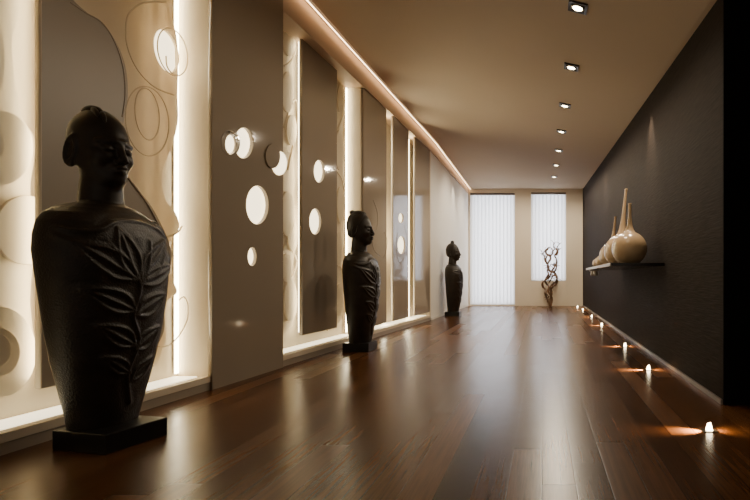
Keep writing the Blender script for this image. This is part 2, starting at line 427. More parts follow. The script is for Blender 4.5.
# ------------------------------------------------------------------ near niche: carved layers
p0 = wall_pt(3.1, .26, .16)
t = thing_at('carved_panel', p0, 'large taupe carved panel with a flowing edge in the niche behind the nearest statue', 'wall panel')
d = .10
left = wpx(42, 388, d)[0]; zb = .26
edge = curve_px([(62, -14), (75, 2), (90, 15), (105, 26), (118, 46), (126, 70), (127.5, 96), (124, 118), (122, 140), (124, 162), (130, 180), (149, 203), (162, 226), (170, 246), (171, 262), (163, 278), (160, 296), (164, 312), (164, 330), (156, 348), (146, 362)], d, 6)
edge = [e for e in edge if e[1] < 3.46]
topY = edge[0][0]
out = [(left, zb), (left, 3.46), (topY, 3.46)] + edge + [(edge[-1][0] - .02, zb)]
plate('front_layer', out, [], d, d + .032, M_taupe2, t, p0, bev=.002)
plate('lit_edge_band', rect(left - .006, left - .0005, zb, 3.46), [], d, d + .032, M_cream, t, p0)  # cream sliver added: light on the panel's side put into its colour
d2 = .165
edge2 = curve_px([(176, -20), (171, 8), (177, 40), (178, 70), (177.5, 96), (178, 120), (173, 142), (163.5, 168), (161.5, 185), (167, 202), (176, 214), (179, 228), (170, 242), (168, 258), (172, 278), (177, 292), (168, 300), (163, 316), (166, 336), (160, 356), (154, 366)], d2, 6)
edge2 = [e for e in edge2 if e[1] < 3.46]
out = [(left + .06, .28), (left + .06, 3.46), (edge2[0][0], 3.46)] + edge2 + [(edge2[-1][0] - .02, .28)]
eye = ell_px(166.5, 51, 11.5, 22.5, d2, 40, -.28)
plate('middle_layer', out, [eye], d2, d2 + .022, M_relief, t, p0, bev=.002)
plate('opal_glow', ell_px(166.5, 51, 12.4, 24, d2, 40, -.28), [], d2 + .024, d2 + .03, M_diff, t, p0)  # glowing disc added so the eye opening looks bright behind
# raised blob and beads on the middle layer
def bead(pts, dd, r, m, par, org, name='carved_bead', n=8, closed=False):
    bm = bmesh.new(); c = curve_px(pts, dd, n, closed)
    bm_tube(bm, [wall_pt(a, b, dd) for a, b in c], r, 6, closed); return from_bm(name, bm, m, par, True, org)
bead([(166, 2), (150, 2), (138, 5), (128, 15), (125.5, 30), (127, 46), (134, 64), (145, 79), (158, 89), (174, 95)], d2 + .001, .006, M_cream, t, p0)
ring_px('carved_ring', 147, 121, 21.5, 35, d2 + .001, .0045, M_cream, t, p0, -.12)
ring_px('carved_ring', 147, 114, 12, 26, d2 + .001, .0045, M_cream, t, p0, -.12)
bead([(70, 2), (86, 13), (102, 23), (115, 43), (123, 68), (125, 95), (122, 117)], d + .001, .005, M_taupe2, t, p0)
bead([(128, 178), (146, 202), (159, 226), (167, 246)], d - .001, .007, M_taupe2, t, p0)
bead([(96, 2), (106, 12), (116, 20), (121, 34)], d + .07, .004, M_cream, t, p0)
bead([(182, 226), (178, 232), (171, 236), (166, 237)], d2 - .002, .006, M_relief, t, p0)
# the thin looping rings that swing out in front of the light
ring_px('wire_ring', 172.5, 52, 14.2, 24.5, .14, .0045, M_relief, t, p0, -.26)
bead([(166, 56), (167, 66), (172, 73), (178, 75)], .15, .005, M_relief, t, p0, 'wire_ring')
bead([(156, 345), (164, 347), (172, 343), (180, 334), (187, 320), (188, 306), (184, 297), (179, 300)], .15, .005, M_relief, t, p0, 'wire_ring')

p0 = wall_pt(2.2, .3, .2)
t = thing_at('relief_panel', p0, 'cream relief panel of overlapping discs, left of the nearest statue in the near niche', 'wall panel')
d3 = .215
edge = curve_px([(20, -10), (18, 18), (12, 40), (13, 66), (17, 96), (22, 118), (34, 138), (34, 160), (30, 190), (35, 230), (33, 262), (30, 300), (33, 330), (34, 356), (30, 374), (24, 386)], d3, 6)
edge = [e for e in edge if e[1] < 3.3]
out = [(Y0 + .1, .25), (Y0 + .1, 3.4), (edge[0][0], 3.4)] + edge + [(edge[-1][0] - .03, .25)]
plate('back_layer', out, [], d3, d3 + .02, M_solid, t, p0, bev=.002)
def lobe(cx, cy, rx, ry, dd, th, tilt=0, holes=()): return plate('carved_disc', ell_px(cx, cy, rx, ry, dd, 56, tilt), holes, dd, dd + th, M_solid, t, p0, bev=.002)
lobe(0, 148, 33, 37, d3 - .03, .03)
lobe(-8, 146, 13, 16, d3 - .05, .02)
lobe(27, 230, 31, 34, d3 - .02, .02)
lobe(0, 352, 36, 45, d3 - .03, .03, 0, [])
lobe(-2, 352, 22, 24, d3 - .055, .025)
lobe(-4, 350, 15, 17, d3 - .07, .015)
lobe(-25, 60, 30, 60, d3 - .02, .02)

# ------------------------------------------------------------------ long niche: relief on its back and hanging lacquer panels
def relief_strip(xs, label, seed):
    rnd = random.Random(seed); dd = .215
    ya, yb = wpx(xs[0], 200, dd)[0], wpx(xs[1], 200, dd)[0]
    org = wall_pt((ya+yb)/2, .2, dd)
    t = thing_at('relief_panel', org, label, 'wall panel')
    return t, org, ya, yb, dd
t, org, ya, yb, dd = relief_strip((276, 300), 'narrow cream relief strip of swirls at the near end of the long niche', 1)
edge = curve_px([(292, 20), (291, 50), (293, 70), (290, 96), (289, 116), (293, 140), (292, 160), (295, 182), (290, 204), (292, 226), (296, 244), (293, 262), (291, 290), (294, 312), (293, 326)], dd, 6)
plate('back_layer', [(YB + .005, .18), (YB + .005, 3.39)] + [e for e in edge if e[1] < 3.38], [], dd, dd + .02, M_relief, t, org, bev=.002)
for (cx, cy, rx, ry) in ((290, 42, 6, 14), (288, 92, 6, 20), (292, 130, 5, 15), (288, 214, 7, 22), (293, 236, 5, 15), (291, 300, 6.5, 21), (287, 268, 5, 14)):
    plate('carved_disc', ell_px(cx, cy, rx, ry, dd - .02, 36), [], dd - .02, dd - .001, M_relief, t, org, bev=.004)
for pts in ([(284, 25), (293, 34), (296, 50), (290, 62), (284, 66)], [(284, 128), (290, 108), (296, 100), (298, 118), (292, 150), (288, 170)], [(283, 250), (288, 236), (294, 220), (292, 200), (284, 192)], [(284, 286), (292, 276), (297, 262), (292, 250)], [(284, 322), (290, 318), (295, 306)]):
    bead(pts, dd - .004, .009, M_relief, t, org)

t, org, ya, yb, dd = relief_strip((334, 349), 'narrow cream relief strip of swirls behind the left shoulder of the middle statue', 2)
e = curve_px([(343, 40), (342, 80), (344, 110), (341, 140), (344, 170), (341, 200), (344, 230), (342, 262), (344, 290), (342, 320)], dd, 6)
y0 = wpx(328, 200, dd)[0]
plate('back_layer', [(y0, .2), (y0, 3.39)] + [q for q in e if q[1] < 3.38 and q[1] > .2], [], dd, dd + .02, M_relief, t, org, bev=.002)
for (cx, cy, rx, ry) in ((341, 98, 2.8, 14), (340, 150, 4, 20), (341, 205, 3.5, 18), (339, 250, 4, 16), (340, 300, 3.5, 16)):
    plate('carved_disc', ell_px(cx, cy, rx, ry, dd - .02, 36), [], dd - .02, dd - .001, M_relief, t, org, bev=.004)
for pts in ([(336, 80), (341, 92), (344, 110), (339, 126), (336, 130)], [(336, 170), (342, 180), (344, 196), (339, 224)], [(336, 262), (342, 270), (344, 288), (338, 310)]):
    bead(pts, dd - .004, .009, M_relief, t, org)

G = None
def hung_panel(x0, x1, d, zb, zt, holes, label, discs=(), beads=()):
    ya, yb = wpx(x0, 200, d)[0], wpx(x1, 200, d)[0]
    if yb > YE: yb = YE - .01
    org = wall_pt((ya+yb)/2, zb, d)
    t = thing_at('hung_panel', org, label, 'wall panel')
    hp = [ell_px(*h, d) for h in holes]
    plate('panel', rect(ya, yb, zb, zt), hp, d, d + .03, M_taupe, t, org, bev=.0015)
    if holes:
        for h in holes:
            plate('opal_glow', ell_px(h[0], h[1], h[2]*1.5, h[3]*1.3, d), [], d + .034, d + .04, M_diff, t, org)
    for (cx, cy, rx, ry, dd_) in discs:
        plate('crescent_disc', ell_px(cx, cy, rx, ry, d + .002), [], d + .002, d + .028, M_taupe, t, org)
    for pts in beads:
        bead(pts, d - .0005, .004, M_taupe, t, org)
    return t
hung_panel(302.5, 337, .10, .24, 3.46, [(319.4, 171.2, 5.4, 11.4), (315.4, 221.5, 6.0, 13)], 'tall taupe panel with two glowing ovals in the long niche, just before the middle statue')
hung_panel(363.7, 386.5, .0, .17, 3.40, [], 'tall plain taupe panel with thin swirl lines directly behind the middle statue',
           beads=[[(373, 200), (377, 212), (377, 226), (372, 238), (374, 250), (380, 256)], [(384, 232), (387, 240), (386, 252), (383, 258)]])
hung_panel(393.2, 408.8, .0, .17, 3.40, [(401.3, 218, 2.5, 5), (401.6, 245, 3.8, 9)], 'narrow taupe panel with two small glowing ovals beyond the middle statue',
           beads=[[(398, 232), (396, 246), (399, 262), (404, 258)], [(404, 225), (407, 240), (406, 256)]])
hung_panel(415, 430, .0, .17, 3.40, [], 'last narrow taupe panel of the long niche, next to the plain white wall')

# ------------------------------------------------------------------ light strips
def strip(Y, d, z0, z1, label, w=.018, name='glow_strip', m=None, flip=False):
    org = wall_pt(Y, z0, d); t = thing_at(name, org, label, 'light strip', 'vertical light strips in the niches')
    bm = bmesh.new(); bm_wbox(bm, Y - w/2, Y + w/2, z0, z1, d + (.0062 if flip else 0), d + (.016 if flip else .010))
    from_bm('diffuser', bm, M_led_back if flip else M_led, t, False, org)
    bm = bmesh.new(); bm_wbox(bm, Y - w/2 - .003, Y + w/2 + .003, z0, z1, d + (0 if flip else .0101), d + (.006 if flip else .016))
    from_bm('channel', bm, M_silver, t, False, org)
    return t
strip(2.715, .138, .30, 3.38, 'vertical warm light strip behind the near edge of the large carved panel', .05, flip=True)
strip(3.772, .225, .13, 3.38, 'vertical warm light strip in the niche corner right of the nearest statue', .03)
strip(5.38, .14, .27, 3.38, 'vertical warm light strip behind the panel with two large glowing ovals', .05, flip=True)
strip(6.662, .205, .13, 3.38, 'vertical warm light strip beside the slim pier left of the middle statue', .03)
strip(7.86, .14, .13, 3.38, 'vertical warm light strip in the slot just right of the middle statue', .16)
strip(9.03, .14, .13, 3.38, 'vertical warm light strip in the last slot before the white wall', .2)
strip(3.50, .205, .30, 3.38, 'vertical warm light strip glowing through the carved cream layer beside the nearest head', .03, flip=True)
def ledge_glow(ya, yb, d, label):
    org = wall_pt((ya+yb)/2, .106, d); t = thing_at('glow_strip', org, label, 'light strip', 'glowing sheets added along the niche ledges')
    bm = bmesh.new(); bm_wbox(bm, ya, yb, .1055, .112, d, .235, 3); from_bm('diffuser', bm, M_ledge_glow, t, False, org)  # emissive sheet added so the ledge itself looks lit
ledge_glow(.5, 3.75, .06, 'warm glowing sheet added on the ledge at the back of the near niche')
ledge_glow(4.85, 6.6, .08, 'warm glowing sheet added on the ledge behind the middle statue')
ledge_glow(6.85, 9.95, .06, 'warm glowing sheet added on the ledge under the three narrow far panels')
# amber cove strip tucked under the ceiling edge
org = Vector((Lx(8), 8, zl(8) - .03)); t = thing_at('cove_light_strip', org, 'long amber light strip along the ceiling edge above the niches', 'light strip')
bm = bmesh.new(); R = []
for i in range(21):
    y = 3.0 + (YF - .02 - 3.0) * i / 20; z = ceil_z(Lx(y) + .1, y) - .002
    R.append([bm.verts.new((Lx(y) + a, y, z + b)) for a, b in ((.060, -.014), (.060, 0), (.072, 0), (.072, -.014))])
for A, B in zip(R, R[1:]):
    for k in range(4): bm.faces.new((A[k], A[(k+1) % 4], B[(k+1) % 4], B[k]))
bm.faces.new(R[0]); bm.faces.new(R[-1])
from_bm('diffuser', bm, M_cove, t, False, org)
bm = bmesh.new(); R = []
for i in range(21):
    y = 3.0 + (YF - .02 - 3.0) * i / 20; z = ceil_z(Lx(y) + .1, y) - .002
    R.append([bm.verts.new((Lx(y) + a, y, z + b)) for a, b in ((.085, -.024), (.085, 0), (.097, 0), (.097, -.024))])
for A, B in zip(R, R[1:]):
    for k in range(4): bm.faces.new((A[k], A[(k+1) % 4], B[(k+1) % 4], B[k]))
bm.faces.new(R[0]); bm.faces.new(R[-1])
from_bm('opal_lip', bm, M_lip, t, False, org)

# ------------------------------------------------------------------ statues: one carved figure grown from a distance field
def ell(P, c, r):
    x, y, z = (P[0]-c[0])/r[0], (P[1]-c[1])/r[1], (P[2]-c[2])/r[2]
    k0 = np.sqrt(x*x+y*y+z*z); k1 = np.sqrt((x/r[0])**2+(y/r[1])**2+(z/r[2])**2) + 1e-9
    return k0*(k0-1)/k1
def smin(a, b, k):
    h = np.clip(.5 + .5*(b-a)/k, 0, 1); return b*(1-h) + a*h - k*h*(1-h)
def smax(a, b, k): return -smin(-a, -b, k)
def cap(P, a, b, ra, rb):
    a = np.array(a, np.float32); b = np.array(b, np.float32); ab = b-a
    t = np.clip(((P[0]-a[0])*ab[0]+(P[1]-a[1])*ab[1]+(P[2]-a[2])*ab[2])/(ab@ab), 0, 1)
    return np.sqrt((P[0]-a[0]-t*ab[0])**2+(P[1]-a[1]-t*ab[1])**2+(P[2]-a[2]-t*ab[2])**2) - (ra+(rb-ra)*t)

def surface_nets(fn, lo, hi, h):
    ax = [np.arange(lo[i], hi[i] + h, h, dtype=np.float32) for i in range(3)]
    P = np.meshgrid(*ax, indexing='ij'); f = fn(P).astype(np.float32)
    s = f < 0; nx, ny, nz = [n-1 for n in f.shape]
    cnt = np.zeros((nx, ny, nz), np.float32); acc = np.zeros((3, nx, ny, nz), np.float32)
    def sl(a, o): return a[o[0]:o[0]+nx, o[1]:o[1]+ny, o[2]:o[2]+nz]
    corners = [(i, j, k) for i in (0, 1) for j in (0, 1) for k in (0, 1)]
    for c in corners:
        for a in range(3):
            if c[a]: continue
            e = list(c); e[a] = 1
            f0, f1 = sl(f, c), sl(f, e); m = sl(s, c) != sl(s, e)
            t = np.where(m, f0/(f0-f1+1e-12), 0)
            for q in range(3):
                acc[q] += np.where(m, c[q] + (t if q == a else 0), 0)
            cnt += m
    act = cnt > 0; idx = -np.ones(act.shape, np.int64); idx[act] = np.arange(act.sum())
    ii = np.argwhere(act); V = np.stack([acc[q][act]/cnt[act] for q in range(3)], 1)
    V = (V + ii)*h + np.array(lo)
    faces = []
    for a in range(3):
        b, c = (a+1) % 3, (a+2) % 3
        s0 = [slice(None)]*3; s1 = [slice(None)]*3; s0[a] = slice(0, -1); s1[a] = slice(1, None)
        m = s[tuple(s0)] != s[tuple(s1)]
        g = np.argwhere(m)
        ok = (g[:, b] > 0) & (g[:, c] > 0) & (g[:, b] < f.shape[b]-1) & (g[:, c] < f.shape[c]-1); g = g[ok]
        inside = s[tuple(g.T)]
        def I(db, dc):
            q = g.copy(); q[:, b] += db; q[:, c] += dc; return idx[tuple(q.T)]
        Q = np.stack([I(-1, -1), I(0, -1), I(0, 0), I(-1, 0)], 1)
        Q[~inside] = Q[~inside][:, ::-1]
        faces.append(Q)
    return V, np.concatenate(faces)

BZ = np.array([.06, .09, .16, .30, .45, .60, .75, .88, .98, 1.06, 1.12, 1.165, 1.195, 1.22, 1.24])
BW = np.array([.150, .155, .168, .208, .250, .280, .304, .322, .332, .325, .308, .275, .230, .160, .02])
BD = np.array([.120, .122, .130, .148, .163, .178, .188, .192, .190, .182, .170, .150, .126, .10, .02])
BC = np.array([.0, .0, .005, .012, .018, .022, .024, .022, .016, .010, .004, -.004, -.008, -.012, -.012])
def figure(P, yaw=0.0):
    x, y, z = P
    W = np.interp(z, BZ, BW); D = np.interp(z, BZ, BD); C = np.interp(z, BZ, BC)
    body = ((np.abs((x-C)/D)**2.25 + np.abs(y/W)**2.25)**(1/2.25) - 1) * np.minimum(W, D) * .8
    body = np.maximum(body, np.maximum(.062 - z, z - 1.50))
    f = smin(body, cap(P, (-.02, 0, 1.13), (-.012, 0, 1.42), .100, .070), .10)
    x = (x + (.022 if yaw else .0))/.88; y = y/.88; P = (x*math.cos(yaw) + y*math.sin(yaw), -x*math.sin(yaw) + y*math.cos(yaw), z); x, y, z = P      # the head may be turned
    hd = ell(P, (-.014, 0, 1.572), (.156, .132, .160))
    hd = smin(hd, ell(P, (.045, 0, 1.475), (.108, .108, .142)), .06)
    hd = smin(hd, ell(P, (.118, 0, 1.362), (.036, .040, .032)), .045)
    ay = np.abs(y); Q = (x, ay, z)
    hd = smin(hd, cap(Q, (.01, .092, 1.44), (.10, .035, 1.37), .030, .026), .05)          # jaw line
    hd = smin(hd, ell(Q, (.098, .066, 1.468), (.042, .040, .034)), .035)                  # cheekbones
    hd = smax(hd, -ell(Q, (.176, .056, 1.512), (.040, .040, .026)), .022)                 # eye sockets
    hd = smin(hd, cap(Q, (.152, .022, 1.552), (.112, .095, 1.545), .011, .010), .018)     # brow
    hd = smin(hd, ell(Q, (.118, .054, 1.508), (.036, .034, .020)), .005)                  # eyeballs under the lids
    hd = smin(hd, cap(Q, (.152, .028, 1.507), (.128, .085, 1.505), .0045, .004), .004)    # lid edge
    hd = smin(hd, cap(Q, (.150, .026, 1.525), (.124, .088, 1.520), .005, .004), .006)
    hd = smin(hd, cap(P, (.150, 0, 1.545), (.184, 0, 1.464), .012, .018), .020)           # nose
    hd = smin(hd, ell(Q, (.172, .020, 1.452), (.020, .014, .013)), .010)
    hd = smin(hd, ell(P, (.140, 0, 1.410), (.030, .046, .034)), .02)                      # muzzle
    hd = smin(hd, ell(P, (.166, 0, 1.419), (.018, .036, .0105)), .006)                    # lips
    hd = smin(hd, ell(P, (.162, 0, 1.398), (.019, .030, .0115)), .006)
    hd = smax(hd, -cap(P, (.188, -.034, 1.4085), (.188, .034, 1.4085), .0055, .0055), .006)
    # ears
    ex, ez = x + .026 - .22*(z-1.495), z - 1.495
    ey = ay - (.124 + .12*np.clip(-ex, -.03, .06))                       # the ear flares out towards its back rim
    q = np.sqrt((ex/.032)**2 + (ez/.062)**2)
    er = np.sqrt(((q-1)*.040)**2 + (ey-.012)**2) - .0115                 # rolled rim
    er = smin(er, np.maximum((q-1.0)*.036, np.abs(ey) - .007), .008)     # shell
    q2 = np.sqrt(((ex-.004)/.017)**2 + ((ez+.004)/.036)**2)
    er = smin(er, np.sqrt(((q2-1)*.022)**2 + (ey-.004)**2) - .0065, .006)
    er = smin(er, ell((ex, ey, ez), (.010, .004, -.066), (.018, .011, .020)), .012)
    hd = smin(hd, er, .012)
    return smin(f, hd*.93, .03)

def relief_lines():
    L = []                                                # polylines in the (y, z) plane of the front
    def crv(pts): L.append(np.array([(p.x, p.y) for p in catmull([Vector((a, b, 0)) for a, b in pts], 8)]))
    def leaf(b, tip, w):
        b = np.array(b); tip = np.array(tip); ax = tip-b; n = np.array([-ax[1], ax[0]])/np.linalg.norm(ax)
        for s_ in (-1, 1):
            crv([tuple(b), tuple(b+.3*ax+s_*w*n), tuple(b+.65*ax+s_*w*.85*n), tuple(tip)])
        crv([tuple(b), tuple(b + .5*ax + .1*w*n), tuple(b+.9*ax)])
    crv([(-.16, 1.00), (-.08, .92), (-.03, .80), (-.06, .66), (-.01, .52), (-.05, .36), (-.01, .2)])
    crv([(.06, 1.04), (.03, .92), (-.03, .80)])
    leaf((-.05, .84), (-.30, 1.02), .055); leaf((-.05, .84), (-.12, 1.10), .05); leaf((-.03, .84), (.20, 1.06), .055); leaf((-.03, .82), (.26, .92), .04)
    leaf((-.05, .68), (-.27, .80), .045); leaf((-.05, .66), (.17, .76), .045)
    leaf((-.03, .50), (-.21, .62), .04); leaf((-.03, .48), (.14, .58), .04); leaf((-.04, .36), (-.17, .46), .03); leaf((-.03, .32), (.11, .42), .03)
    crv([(-.37, 1.15), (-.30, 1.075), (-.20, 1.085), (-.12, 1.13), (0, 1.145), (.14, 1.125), (.25, 1.08), (.32, 1.12)])
    crv([(-.35, 1.12), (-.31, 1.03), (-.22, 1.0)])
    crv([(.20, 1.16), (.30, 1.06), (.35, .95), (.30, .88), (.26, .95), (.30, 1.0)])
    return L

# vertex normals, then carve the leaf relief into the front of the body
def vnormals(V, Fc):
    n = np.cross(V[Fc[:, 2]]-V[Fc[:, 0]], V[Fc[:, 3]]-V[Fc[:, 1]]); N = np.zeros_like(V)
    for k in range(4): np.add.at(N, Fc[:, k], n)
    return N/(np.linalg.norm(N, axis=1, keepdims=True)+1e-12)
def np_mesh(name, V, Fc):
    me = bpy.data.meshes.new(name); me.vertices.add(len(V)); me.vertices.foreach_set('co', V.astype(np.float32).ravel())
    me.loops.add(Fc.size); me.loops.foreach_set('vertex_index', Fc.astype(np.int32).ravel())
    me.polygons.add(len(Fc)); me.polygons.foreach_set('loop_start', np.arange(0, Fc.size, 4, dtype=np.int32))
    me.update(calc_edges=True); me.validate(); me.materials.append(M_bronze)
    me.polygons.foreach_set('use_smooth', [True]*len(me.polygons)); return me
def carved(yaw):
    V, Fc = surface_nets(lambda P: figure(P, yaw), (-.24, -.40, .05), (.26, .40, 1.75), .0055)
    Nn = vnormals(V, Fc)
    sel = np.where((V[:, 2] < 1.22) & (V[:, 2] > .12) & (Nn[:, 0] > .05))[0]
    p2 = V[sel][:, 1:3]; dist = np.full(len(sel), 9.0)
    for pl in relief_lines():
        for a, b in zip(pl, pl[1:]):
            ab = b-a; q = np.clip(((p2-a)@ab)/(ab@ab+1e-12), 0, 1); dist = np.minimum(dist, np.linalg.norm(p2-a-q[:, None]*ab, axis=1))
    fade = np.clip((Nn[sel, 0]-.05)/.25, 0, 1)
    V[sel] += Nn[sel]*((.0082*np.exp(-(dist/.0095)**2) - .002*np.exp(-((dist-.03)/.014)**2))*fade)[:, None]
    return np_mesh('figure', V, Fc)
YAW = math.radians(-13)
ME_turned = carved(YAW); ME_fig = carved(0.0)

def hair_field(kind):
    def fn(P):
        x, y, z = P; x = x/.88; y = y/.88; P = (x, y, z)
        h = ell(P, (-.026, 0, 1.575), (.160, .150, .168))
        h = smax(h, (x - .05) - .55*(z - 1.60), .02)                       # hairline
        h = smin(h, ell(P, (-.105, 0, 1.478), (.058, .105, .075)), .05)    # mass at the nape
        h = smax(h, 1.405 - z, .02)
        if kind == 0:
            h = smin(h, ell(P, (-.112, 0, 1.728), (.036, .05, .030)), .018)
            h = smin(h, ell(P, (-.01, 0, 1.722), (.080, .08, .026)), .03)
        else:
            h = smin(h, ell(P, (-.02, 0, 1.765), (.045, .045, .040)), .03)
        return h + .0025*np.sin(70*np.arctan2(y, z-1.5))
    return fn
hair_me = []
for k in (0, 1):
    Vh, Fh = surface_nets(hair_field(k), (-.24, -.19, 1.36), (.16, .19, 1.83), .0065); hair_me.append(np_mesh('hair', Vh, Fh))
# coiled braid on the crown of the nearest head
bm = bmesh.new()
def crown(x, y): return 1.575 + .155*math.sqrt(max(0, 1-((x+.018)/.166)**2-(y/.138)**2))
for off, r0, n0, n1 in ((-.012, .021, -.06, .075), (.014, .017, -.045, .088), (.002, .014, .06, .115)):
    pts = []
    for i in range(13):
        q = i/12; x = n0 + (n1-n0)*q; y = -.038 + off*math.cos(3.4*q) - .012*q
        pts.append((x, y, crown(x, y) + .004))
    bm_tube(bm, catmull(pts, 3), lambda t, r0=r0: r0*(.25 + .75*math.sin(math.pi*min(.97, max(.03, t)))**.6), 10)
bmesh.ops.rotate(bm, verts=bm.verts, cent=(0, 0, 0), matrix=Matrix.Rotation(YAW, 3, 'Z'))
bmesh.ops.translate(bm, verts=bm.verts, vec=(-.004, 0, 0))
bmesh.ops.scale(bm, verts=bm.verts, vec=(.88, .88, 1)); bmesh.ops.translate(bm, verts=bm.verts, vec=(-.019, 0, -.004))
bmesh.ops.recalc_face_normals(bm, faces=bm.faces); ME_braid = bpy.data.meshes.new('hair_braid'); bm.to_mesh(ME_braid); bm.free()
ME_braid.materials.append(M_bronze); ME_braid.polygons.foreach_set('use_smooth', [True]*len(ME_braid.polygons))

def statue(loc, rz, sc, hair, label, plinth, prz, po=(0, 0)):
    t = empty('statue', loc, label, 'statue', 'dark busts standing along the lit wall', rz)
    t.scale = (1, 1, 1)
    for nm, me in (('figure', ME_turned if hair is ME_braid else ME_fig), ('hair', hair)):
        o = bpy.data.objects.new(nm if hair is not ME_braid or nm == 'figure' else 'hair_braid', me); COL.objects.link(o); o.parent = t; o.scale = sc
    bm = bmesh.new(); a, b, h = plinth; bm_box(bm, -a/2, a/2, -b/2, b/2, 0, h, .004)
    o = from_bm('plinth', bm, M_plinth, t); o.rotation_euler = (0, 0, prz - rz); o.location = (po[0], po[1], 0)
    return t
statue((-2.295, 2.62, 0), 0.0, (1, 1, 1), ME_braid, 'nearest dark bronze bust, bald with a short braid, on a black plinth', (.335, .315, .097), math.radians(-12), (.07, -.03))
statue((-2.13, 5.86, 0), 0.0, (.95, .95, .935), hair_me[0], 'middle dark bronze bust in profile before the long lit niche, hair with a flat crown', (.30, .30, .105), 0)
statue((-1.99, 11.2, 0), 0.0, (1.0, .95, .935), hair_me[1], 'farthest dark bronze bust in profile with a topknot, before the plain white wall', (.32, .32, .10), 0)

# ------------------------------------------------------------------ shelf and gourd vases
SY0, SY1, SX0, SZ = 4.96, 7.67, .675, 1.0
org = Vector((Rx(6.3), 6.3, SZ - .03))
t = thing_at('floating_shelf', org, 'thin black floating shelf on the dark wall carrying the cream vases', 'shelf')
bm = bmesh.new(); bm_box(bm, SX0 + .012, Rx(SY0) - .002, SY0, SY1, SZ - .03, SZ, .002); from_bm('board', bm, M_shelf, t, offset=org)
bm = bmesh.new(); bm_box(bm, SX0, SX0 + .0115, SY0 + .02, SY1, SZ - .03, SZ, .001); from_bm('lit_edge_strip', bm, M_shelfedge, t, offset=org)  # pale colour stands in for light on the black shelf's front edge
for yy in (7.0, 7.42):
    bm = bmesh.new()
    bm_box(bm, .70, .80, yy - .03, yy + .03, SZ - .045, SZ - .0305, .003); bm_lathe(bm, [(.020, SZ - .12), (.034, SZ - .10), (.026, SZ - .046)], lambda z: (.75, yy), 20)
    from_bm('bracket_light', bm, M_shelfedge, t, offset=org)

def vase(x, y, r, h, lean, label, nr=.016, kind='gourd_vase', base=None):
    t = empty(kind, (x, y, SZ + .0005), label, 'vase', 'cream vases on the black shelf')
    rb = r*.98; zc = rb; prof = []
    a0 = math.asin(.42)
    for i in range(26):                                 # round belly up to where the neck begins
        a = -math.pi/2 + a0 + (math.pi - a0 - .36)*i/25
        prof.append((r*math.cos(a), zc + rb*math.sin(a) - (rb - rb*math.cos(a0))))
    r1, z1 = prof[-1]
    for i in range(1, 25):
        s = i/24; prof.append((nr + (r1-nr)*(.42*(1-s)**1.8 + .58*(1-s)**8), z1 + (h - z1)*s))
    prof.append((nr*1.25, h + .006)); prof.append((nr*1.1, h + .014)); prof.append((nr*.5, h + .016)); prof.append((nr*.45, h - .05))
    zlo = prof[0][1]; prof = [(q[0], q[1]-zlo) for q in prof]
    bm = bmesh.new(); bm_lathe(bm, prof, lambda z: (lean[0]*(z/h)**1.3, lean[1]*(z/h)**1.3), 56)
    from_bm('body', bm, M_ceramic, t, True)
    return t
vase(.955, 5.47, .192, .655, (.01, .02), 'cream gourd vase nearest the viewer, the roundest, with a mid-length neck')
vase(.94, 6.02, .200, .895, (.06, -.07), 'cream gourd vase with the tallest neck, standing second on the shelf')
vase(.90, 6.50, .165, .63, (.05, -.02), 'cream gourd vase with a short thin neck behind the tallest one', .013)
def pot(x, y, r, label):
    t = empty('round_pot', (x, y, SZ + .0005), label, 'pot', 'small round pots on the black shelf')
    prof = [(r*.5, 0)] + [(r*math.cos(a), r*.86 + r*.86*math.sin(a)) for a in np.linspace(-1.0, 1.15, 16)]
    z0 = prof[1][1]; prof = [prof[0]] + [(q[0], q[1]-z0+.004) for q in prof[1:]]
    zt = prof[-1][1]; rt = prof[-1][0]
    prof += [(rt*1.12, zt + r*.12), (rt*.9, zt + r*.13), (rt*.7, zt - r*.1)]
    bm = bmesh.new(); bm_lathe(bm, prof, seg=40); from_bm('body', bm, M_ceramic, t, True)
pot(.84, 6.88, .105, 'small round cream pot beside the short-necked vase')
pot(.80, 7.16, .080, 'smallest round cream pot at the far end of the shelf')

